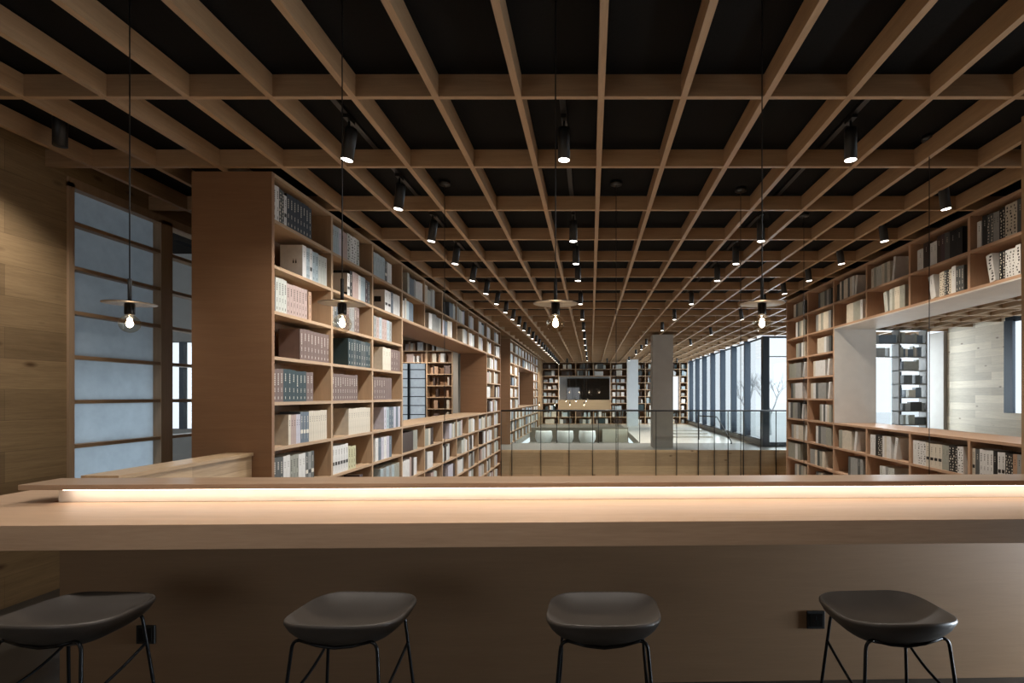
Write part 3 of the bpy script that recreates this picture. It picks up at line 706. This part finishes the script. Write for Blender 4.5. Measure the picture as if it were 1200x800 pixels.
# ================================================================ STOOLS
def make_stool():
    root = empty('bar_stool', (0, 0, 0))
    a, b = .237, .208; NS, NR = 96, 16
    def plan(th):
        c, s = math.cos(th), math.sin(th)
        n_ = 6 if s > 0 else 2.6
        aa = a*(1.0 if s < 0 else 1-.08*s)
        return aa*math.copysign(abs(c)**(2/n_), c), b*math.copysign(abs(s)**(2/n_), s)
    def rimz(th):
        s = math.sin(th); return .024*max(0, -s)**1.5+.006*max(0, s)**4
    m = MB(); vs = []; fs = []
    def ring(scale, zf):
        st = len(vs)
        for k in range(NS):
            th = 2*PI*k/NS; x, y = plan(th); vs.append((x*scale, y*scale, zf(x*scale, y*scale, scale, th)))
        return st
    def top_z(x, y, r_, th):
        fl = -.050*(1-min(1, r_/.96)**3.4)
        s = abs(x)/a*.72+(-y)/b*.60
        wing = -.052+.13*(s-.66)
        return max(fl, min(wing, -.002*r_))+rimz(th)*r_**4
    rings = []
    for i in range(NR+1):
        r_ = .02+(.955-.02)*i/NR; rings.append(ring(r_, top_z))
    # rounded rim
    for (r_, dz) in ((.975, .003), (.99, .001), (1.0, -.005), (1.0, -.013)):
        rings.append(ring(r_, lambda x, y, q, th, dz=dz: rimz(th)+dz))
    for i in range(1, 15):
        r_ = 1-(i/14)*.985
        def bz(x, y, q, th):
            return rimz(th)*q-.013-(.118*(1-q**2.1)**.7)
        rings.append(ring(r_, bz))
    for i in range(len(rings)-1):
        A, B_ = rings[i], rings[i+1]
        for k in range(NS):
            k2 = (k+1) % NS; fs.append((A+k, A+k2, B_+k2, B_+k))
    fs.append(tuple(rings[0]+k for k in reversed(range(NS)))); fs.append(tuple(rings[-1]+k for k in range(NS)))
    vs2 = [(x, y, z+.697) for x, y, z in vs]
    m.add(vs2, fs, 0, True); m.build('seat', SEAT, root)
    R = .0068
    top = {}
    for sx in (-1, 1):
        for sy in (-1, 1):
            tx, ty = .172*sx, (-.13 if sy < 0 else .148)
            fx, fy = .225*sx, (-.19 if sy < 0 else .205)
            P0 = Vector((fx, fy, .002)); P1 = Vector((tx, ty, .612)); P2 = Vector((tx-sx*.03, ty, .632))
            pts = [P0, P0.lerp(P1, .5), P1-(P1-P0).normalized()*.02]
            c0 = pts[-1]; c1 = Vector((tx-sx*.0, ty, .630))
            for q in (.25, .5, .75, 1):
                pts.append(c0.lerp(c1, q).lerp(c1.lerp(P2, q), q))
            mm = MB().tube(pts, R, 10); mm.build('leg', UNDER, root)
            MB().lathe([(0.0001, 0), (.009, 0), (.009, .012), (.0068, .014)], (fx, fy, 0), 10).build('foot_cap', BLACK, root)
            top[(sx, sy)] = (P0, P1)
    for sy in (-1, 1):
        ty = -.13 if sy < 0 else .148
        MB().tube([(-.142, ty, .632), (-.07, ty, .612), (0, ty, .604), (.07, ty, .612), (.142, ty, .632)], R, 8).build('seat_frame', UNDER, root)
    def onleg(k, z):
        p0, p1 = top[k]; return p0.lerp(p1, z/.612)
    for sx in (-1, 1):
        A = onleg((sx, 1), .50); B_ = onleg((sx, -1), .40)
        mid = (A+B_)/2+Vector((-sx*.012, 0, -.035))
        pts = []
        for i in range(9):
            q = i/8; pts.append(A.lerp(mid, q).lerp(mid.lerp(B_, q), q))
        MB().tube(pts, R*.9, 8).build('side_brace', UNDER, root)
    A, B_ = onleg((-1, -1), .27), onleg((1, -1), .27)
    MB().tube([A, (A+B_)/2, B_], R, 8).build('footrest', UNDER, root)
    return root
stool = make_stool()
spots = [(-2.17, 2.27, -.04, 'leftmost bar stool, charcoal shell seat, cut by the photo edge'),
         (-1.005, 2.27, -.05, 'second bar stool from the left, charcoal shell seat on wire legs'),
         (.052, 2.27, 0, 'bar stool seen straight on, third from the left, charcoal seat'),
         (1.25, 2.285, .06, 'rightmost bar stool, charcoal shell seat, before the grey lit panel')]
for i, (x, y, rz, lab) in enumerate(spots):
    o = stool if i == 0 else copy_tree(stool)
    o.location = (x, y, 0); o.rotation_euler = (0, 0, rz)
    tag(o, lab, 'bar stool', 'bar stools at the counter')

# ================================================================ PENDANTS
def make_pendant():
    root = empty('pendant_lamp', (0, 0, 0))     # origin at the disc
    topz = BZ-2.065
    MB().tube([(0, 0, .10), (0, 0, topz-.001)], .003, 6).build('cord', BLACK, root)
    MB().tube([(0, 0, .0), (0, 0, .125)], .0085, 10).build('stem', BLACK, root)
    MB().lathe([(0.0001, .010), (.03, .009), (.111, .001), (.113, -.001), (.111, -.003), (.03, .002), (.0001, .003)], (0, 0, 0), 48).build('disc_shade', DISC, root)
    m = MB().lathe([(0.0001, 0), (.021, 0), (.021, -.055), (.018, -.058), (.0001, -.058)], (0, 0, 0), 20)
    for k in range(10):
        a = 2*PI*k/10; m.box(.0205*math.cos(a)-.0012, .0205*math.cos(a)+.0012, .0205*math.sin(a)-.0012, .0205*math.sin(a)+.0012, -.054, -.004)
    m.build('socket', SATIN, root)
    zc = -.103; R = .045; prof = [(.014, -.056)]
    for i in range(3, 17):
        a = PI*i/16*1.0; prof.append((max(R*math.sin(a), .0001), zc+R*math.cos(a)))
    bl = MB().lathe(prof, (0, 0, 0), 28).build('bulb', GLB, root)
    MB().lathe([(.0001, zc+.024), (.006, zc+.020), (.0125, zc+.010), (.015, zc), (.0125, zc-.010), (.006, zc-.017), (.0001, zc-.019)], (0, 0, 0), 12).build('filament', FILE_, bl)
    MB().tube([(0, 0, -.056), (0, 0, zc+.02)], .003, 6).build('bulb_stem', GLB, bl)
    return root
pend = make_pendant()
for i, (px, lab) in enumerate([(152, 'glowing globe pendant in front of the frosted window'), (401, 'glowing globe pendant in front of the left bookcase'),
                               (651, 'glowing globe pendant hanging over the middle of the counter'), (893, 'glowing globe pendant just left of the right bookcase')]):
    o = pend if i == 0 else copy_tree(pend)
    X = (px-VX)*2.75/F; o.location = (X, 2.75, 2.065)
    tag(o, lab, 'pendant lamp', 'globe pendants over the counter')
    l = bpy.data.lights.new('bulb_light', 'POINT'); l.energy = 3.5; l.color = (1, .8, .58); l.shadow_soft_size = .03
    lo = bpy.data.objects.new('bulb_light', l); C.objects.link(lo); lo.parent = o; lo.location = (0, 0, -.155)
# long cords of the atrium pendants with ceiling roses
def cord(px, Y, zb, lab):
    X = (px-VX)*Y/F
    r = empty('hanging_pendant', (X, Y, zb), lab, 'pendant lamp', 'long corded pendants in the atrium')
    MB().tube([(X, Y, zb+.06), (X, Y, BZ-.02)], .0032, 6).build('cord', BLACK, r)
    MB().lathe([(.0001, BZ), (.055, BZ), (.055, BZ-.03), (.0001, BZ-.032)], (X, Y, 0), 18).build('ceiling_rose', BLACK, r)
    m = MB().lathe([(.0001, zb+.07), (.02, zb+.07), (.02, zb+.0), (.0001, zb)], (X, Y, 0), 14); m.build('socket', BLACK, r)
    prof = [(max(.0001, .05*math.sin(PI*i/10)), zb-.045+.05*math.cos(PI*i/10)) for i in range(11)]
    g = MB().lathe(prof, (X, Y, 0), 14).build('bulb', GLB, r)
    MB().lathe([(.0001, zb-.03), (.012, zb-.045), (.0001, zb-.06)], (X, Y, 0), 8).build('filament', FILE_, g)
cord(521, 5.1, -1.2, 'thin black pendant cord crossing the left bookcase')
cord(722, 5.1, -1.2, 'thin black cord hanging in the atrium left of the grey column')
cord(868, 5.26, -1.2, 'thin black cord hanging before the bright back windows')
cord(942, 6.0, -1.2, 'thin black cord hanging against the far edge of right bookcase')
cord(1089, 4.2, -1.2, 'thin black cord crossing the opening of the right bookcase')
cord(632, 19.2, 1.30, 'small glowing bulb near the second left bookcase'); cord(650.4, 19.2, 1.30, 'small glowing bulb above the leftmost white chair')
cord(667.8, 19.2, 1.30, 'small glowing bulb above the middle white chair'); cord(684.5, 19.2, 1.30, 'small glowing bulb above the rightmost white chair')
cord(663.5, 24.2, 1.38, 'tiny glowing bulb, leftmost of the farthest three'); cord(675, 24.2, 1.38, 'tiny glowing bulb, middle of the farthest three'); cord(687, 24.2, 1.38, 'tiny glowing bulb, rightmost of the farthest three')

# ================================================================ SPOTLIGHTS ON TRACKS
def make_spot():
    root = empty('spotlight', (0, 0, 0))
    MB().box(-.018, .018, -.06, .06, .16, .185).build('mount', BLACK, root)
    MB().tube([(0, 0, .10), (0, 0, .165)], .009, 8).build('bracket', BLACK, root)
    h = MB().lathe([(.0001, .125), (.040, .12), (.043, .10), (.043, -.105), (.039, -.105)], (0, 0, 0), 20).build('housing', BLACK, root)
    MB().lathe([(.0001, -.1056), (.0395, -.1056), (.0395, -.104)], (0, 0, 0), 20).build('lens', SPOTE, h)
    return root
spot0 = make_spot(); first = True; nlight = 0
def place_spot(col, n, X, Y, tiltx, tilty, lab, power, cone, on=True):
    global first
    o = spot0 if first else copy_tree(spot0); first = False
    o.location = (X, Y, BZ-.185-.02)
    tag(o, lab, 'spotlight', 'black ceiling spotlights')
    h = [c for c in o.children if c.name.startswith('housing')][0]
    h.rotation_euler = (tiltx, tilty*.35, 0)
    h.location = (0, 0, -.012)
    if not on:
        o.location.z += .10; le = h.children[0]; le.data = le.data.copy(); le.data.materials[0] = BLACK; return
    if power:
        l = bpy.data.lights.new('spot_beam', 'SPOT'); l.energy = power; l.color = (1, .86, .70) if name == 'rightmost' else (1, .94, .87); l.spot_size = cone; l.spot_blend = .9; l.shadow_soft_size = .035
        lo = bpy.data.objects.new('spot_beam', l); C.objects.link(lo); lo.parent = h; lo.location = (0, 0, -.125); lo.rotation_euler = (0, tilty*.65, 0)
tracks = [('leftmost', -1.732, list(range(0, 26)), .42), ('middle', -.193, [0, 2, 3, 4, 6, 8, 10, 12, 14, 16, 19, 22], 0), ('right centre', 1.859, [0, 2, 3, 4, 6, 8, 10, 14, 18, 22], 0), ('rightmost', 3.20, [1, 2, 3, 4, 5, 6, 8, 11, 14], -.42)]
for name, X, rows, tilt in tracks:
    for i, n in enumerate(rows):
        Y = 3.885+P*n
        if name == 'rightmost' and n > 6: X = 3.35
        pw = 0
        if n < 16 or n % 3 == 0: pw = {'leftmost': 66, 'middle': 90, 'right centre': 95, 'rightmost': 42}[name]
        if pw and name in ('middle', 'right centre') and n >= 8: pw *= 2.2
        if pw and n >= 14: pw *= 2.0
        tl = tilt*(.8 if i % 2 else .95)
        # aim: rotation about Y tips the beam toward -X for positive tilt
        place_spot(name, n, X+(0.0), Y, 0, tl, f'black cylinder spotlight, {ORD[i]} nearest in the {name} ceiling row', pw, 1.9 if tilt else 1.6)
place_spot('left', 0, -3.8, 3.885, 0, 0, 'unlit black spotlight above the left plank wall', 0, 1, False)
# lights over the passage and right room; those on bookcases and stools are added to brighten
for X, Y, pw, tx, lab in ((-3.8, 8.5, 60, 0, 'black spotlight above the left passage'), (-7.5, 12, 150, 0, 'black spotlight in the left annex'),
                          (-5.0, 16.3, 110, .62, 'added black spotlight brightening the annex bookcase, right one'), (-5.9, 16.3, 90, .62, 'added black spotlight brightening the annex bookcase, left one'),
                          (-2.245, 1.83, 17, 0, 'unseen black spotlight added above the leftmost bar stool'), (-.706, 1.83, 17, 0, 'unseen black spotlight added above the second bar stool'),
                          (.833, 1.83, 17, 0, 'unseen black spotlight added between the third and fourth bar stools'),
                          (-1.22, 27.9, 260, .45, 'added black spotlight brightening the far bookcase, left one'), (.83, 27.9, 260, .45, 'added black spotlight brightening the far bookcase, middle one'), (4.42, 27.9, 260, .45, 'added black spotlight brightening the far bookcase, right one'),
                          (1.859, 20, 200, 0, 'black spotlight over the far walkway'), (8, 9, 120, 0, 'black spotlight in the right room')):
    place_spot('x', 0, X, Y, tx, 0, lab, pw, 1.8)
for x, lab, y0, y1 in ((-1.732, 'black lighting track of the leftmost spotlight row', 3.4, 30), (-.193, 'black lighting track of the middle spotlight row', 3.4, 30), (1.859, 'black lighting track of the right centre spotlight row', 3.4, 30), (3.20, 'black lighting track nearest the right bookcase', 4.4, 10.6)):
    tag(bx(x-.02, x+.02, y0, y1, BZ-.021, BZ-.001).build('lighting_track', BLACK), lab, 'lighting track', 'lighting tracks')

# ================================================================ FAR SIDE
tag(bx(1.88, 2.50, 16.5, 17.1, 0.001, GZ-.001).build('column', COLGREY), 'square grey column standing on the far walkway', 'column')
tag(bx(1.87, 2.44, 28, 28.5, .001, GZ-.001).build('column', COLBLUE), 'pale blue-white column before the far bookcase', 'column')
# balustrade
bl = empty('balustrade', (1.3, 15.82, -.75), 'glass balustrade with thin dark handrail across the far side', 'balustrade')
px = [-2.62, -2.305, -1.46, -.635, .05, .785, 1.9, 2.5, 3.13, 3.6, 4.0, 4.45, 4.95, 5.4, 5.93]
for i, x in enumerate(px):
    bx(x-.008, x+.008, 15.815, 15.85, -.75, 1.13).build('post', BLACK, bl)
    if i < len(px)-1: bx(x+.009, px[i+1]-.009, 15.828, 15.838, -.7, 1.12).build('glass_panel', GLR, bl)
MB().tube([(-2.62, 15.83, 1.15), (5.93, 15.83, 1.15)], .022, 8).build('handrail', BLACK, bl)
b2 = empty('balustrade', (-.5, 18.15, 0), 'second glass balustrade around the sunken seating', 'balustrade')
for x in (-2.55, -1.15, .25, 1.64): bx(x-.01, x+.01, 18.22, 18.25, -.44, 1.08).build('post', BLACK, b2)
for x in (-2.55, -1.15, .25): bx(x+.011, x+1.38, 18.23, 18.24, -.44, 1.07).build('glass_panel', GLR, b2)
MB().tube([(-2.55, 18.235, 1.10), (1.64, 18.235, 1.10)], .018, 8).build('handrail', BLACK, b2)
lw = bx(-2.7, 1.65, 24.0, 24.19, -.45, .17).build('low_wall', PIT); tag(lw, 'grey green low wall behind the white chairs', 'low wall')
tag(bx(.5, 1.6, 23.7, 23.98, -.449, .10).build('cabinet', plain('pale_cabinet', 'c9c7b6', .5)), 'pale cabinet standing against the grey green low wall', 'cabinet')
# steps and stair rail on the right
st = empty('staircase', (3.6, 22, 0), 'pale low steps beyond the grey column', 'staircase')
for k in range(3): bx(2.75, 4.6, 20.5+.9*k, 23.2, .001+.06*k, .06*(k+1)).build('step', LIGHTFL, st)
sr = empty('stair_rail', (4.9, 18, 0), 'slanted dark stair handrail below the bright windows', 'stair rail')
MB().tube([(4.55, 17.6, .02), (4.55, 17.6, .1), (4.55, 19.6, .82), (3.9, 19.6, .86)], .02, 6).build('rail', BLACK, sr)
MB().tube([(3.9, 19.6, .001), (3.9, 19.6, .86)], .016, 6).build('post', BLACK, sr)
def make_chair():
    root = empty('lounge_chair', (0, 0, 0))
    # tub shell seen from behind: wide rounded back wrapping forward
    vs = []; NS = 18; NZ = 8
    for j in range(NZ+1):
        q = j/NZ; z = .30+.45*q; rr = .22+.09*math.sin(min(1, q*1.3)*PI*.6)
        for k in range(NS+1):
            a = -PI*.12+(PI*1.24)*k/NS
            sc_ = 1-.10*q*abs(math.cos(a))
            vs.append((rr*math.cos(a)*1.05*sc_, -rr*math.sin(a)*.95+.02, z-.17*q*max(0, -math.sin(a)+.35)))
    fs = []
    for j in range(NZ):
        for k in range(NS): a = j*(NS+1)+k; fs.append((a, a+1, a+NS+2, a+NS+1))
    m = MB(); m.add(vs, fs, 0, True); o = m.build('backrest', CHAIRW, root)
    s = o.modifiers.new('solid', 'SOLIDIFY'); s.thickness = .03; s.offset = 0
    MB().lathe([(.0001, .30), (.2, .30), (.24, .34), (.24, .40), (.2, .43), (.0001, .44)], (0, .02, 0), 20).build('seat', CHAIRW, root)
    for sx in (-1, 1):
        for sy in (-1, 1): MB().tube([(sx*.22, sy*.2, .002), (sx*.12, sy*.12, .31)], .011, 6).build('leg', BLACK, root)
    return root
ch = make_chair()
for i, (x, lab) in enumerate(((-1.745, 'leftmost of the three white tub chairs'), (-.96, 'middle of the three white tub chairs'), (-.14, 'rightmost of the three white tub chairs'))):
    o = ch if i == 0 else copy_tree(ch)
    o.location = (x, 20.1, -.449); tag(o, lab+' in the sunken area', 'chair', 'white tub chairs in the sunken seating area')

# ================================================================ OUTSIDE
struct('ground', bx(-30, 40, -20, 60, -4.6, -4.3), plain('pale_paving', 'd8dade', .8, 0, .04, 1), label='pale paved ground outdoors')
struct('ground', MB().box(5.7, 40, 17.1, 60, -.5, -.3).box(10.6, 40, -20, 17.1, -.5, -.3), plain('pale_courtyard', 'dfe2e4', .8, 0, .04, 1), label='pale courtyard outside the windows')
def tree(x, y, h, lab, seed):
    r = random.Random(seed); m = MB(); root = empty('bare_tree', (x, y, -.3), lab, 'tree', 'bare trees in the courtyard')
    tr = MB(); br = MB()
    def grow(p, d, l, rad, lev):
        q = p+d*l; mb = tr if lev == 0 else br
        mb.tube([p, p.lerp(q, .5)+Vector((r.uniform(-.03, .03), r.uniform(-.03, .03), 0)), q], [rad, rad*.85, rad*.7], 5)
        if lev > 4: return
        for i in range(3 if lev < 3 else 2):
            nd = (d+Vector((r.uniform(-.7, .7), r.uniform(-.7, .7), r.uniform(0, .4)))).normalized()
            grow(p.lerp(q, r.uniform(.6, 1)), nd, l*r.uniform(.6, .8), rad*.62, lev+1)
    grow(Vector((x, y, -.3)), Vector((0, 0, 1)), h*.3, .06, 0)
    bark = plain('pale_bark', 'c6cacd', .8)
    tr.build('trunk', bark, root); br.build('branches', bark, root)
tree(8.6, 26, 4.2, 'bare pale tree seen through the corner window', 1)
tree(9.0, 31, 4.6, 'bare pale tree further back in the courtyard', 5)

# ================================================================ WORLD, LIGHT, CAMERA
w = bpy.data.worlds.new('World'); sc.world = w; w.use_nodes = True
bg = w.node_tree.nodes['Background']; bg.inputs[0].default_value = (.86, .93, 1.0, 1); bg.inputs[1].default_value = 1.25
def daylight(name, loc, rot, sx, sy, e, col=(.86, .93, 1)):
    l = bpy.data.lights.new(name, 'AREA'); l.shape = 'RECTANGLE'; l.size = sx; l.size_y = sy; l.energy = e; l.color = col
    o = bpy.data.objects.new(name, l); C.objects.link(o); o.location = loc; o.rotation_euler = rot; return o
# daylight entering at the real windows (just outside the panes); low and rear lamps are added
daylight('daylight_back_right', (5.62, 23.5, 1.9), (0, PI/2, 0), 3.0, 13, 520)
daylight('daylight_corner', (6.6, 17.2, 1.8), (-PI/2, 0, 0), 2.0, 3.0, 110)
daylight('daylight_room', (9, 17.2, 1.9), (-PI/2, 0, 0), 2.4, 3.0, 330)
daylight('daylight_right', (XR+.35, 5.5, 2.3), (0, PI/2, 0), 2.2, 15, 330)
daylight('daylight_left', (XL-.4, 5.6, .9), (0, -PI/2, 0), 1.8, 2.2, 16, (.75, .88, 1))
daylight('added_daylight_low', (4.9, 2.6, .45), (0, PI/2, 0), .75, .7, 230, (.78, .9, 1))  # added behind the unseen low opening, brightens the panel's right end
daylight('fill_rear', (-2.6, -2.85, 1.7), (PI/2, 0, 0), 2.6, 1.6, 9, (1, .93, .84))  # added fill behind the camera, lifts the counter front

cd = bpy.data.cameras.new('camera'); cam = bpy.data.objects.new('camera', cd); C.objects.link(cam)
cam.location = (0, 0, H0); cam.rotation_euler = (PI/2, 0, 0)
cd.sensor_width = 36; cd.lens = 36*F/1200; cd.shift_x = -(VX-600)/1200; cd.shift_y = (VY-400)/1200
cd.clip_start = .05; cd.clip_end = 200
sc.camera = cam
sc.view_settings.view_transform = 'Standard'; sc.view_settings.look = 'None'; sc.view_settings.gamma = 1
sc.view_settings.use_curve_mapping = False; sc.view_settings.exposure = 0
cy = sc.cycles
cy.max_bounces = 8; cy.diffuse_bounces = 5; cy.glossy_bounces = 4; cy.transparent_max_bounces = 16; cy.transmission_bounces = 6
cy.sample_clamp_indirect = 6; cy.caustics_reflective = False; cy.caustics_refractive = False
cy.use_denoising = True
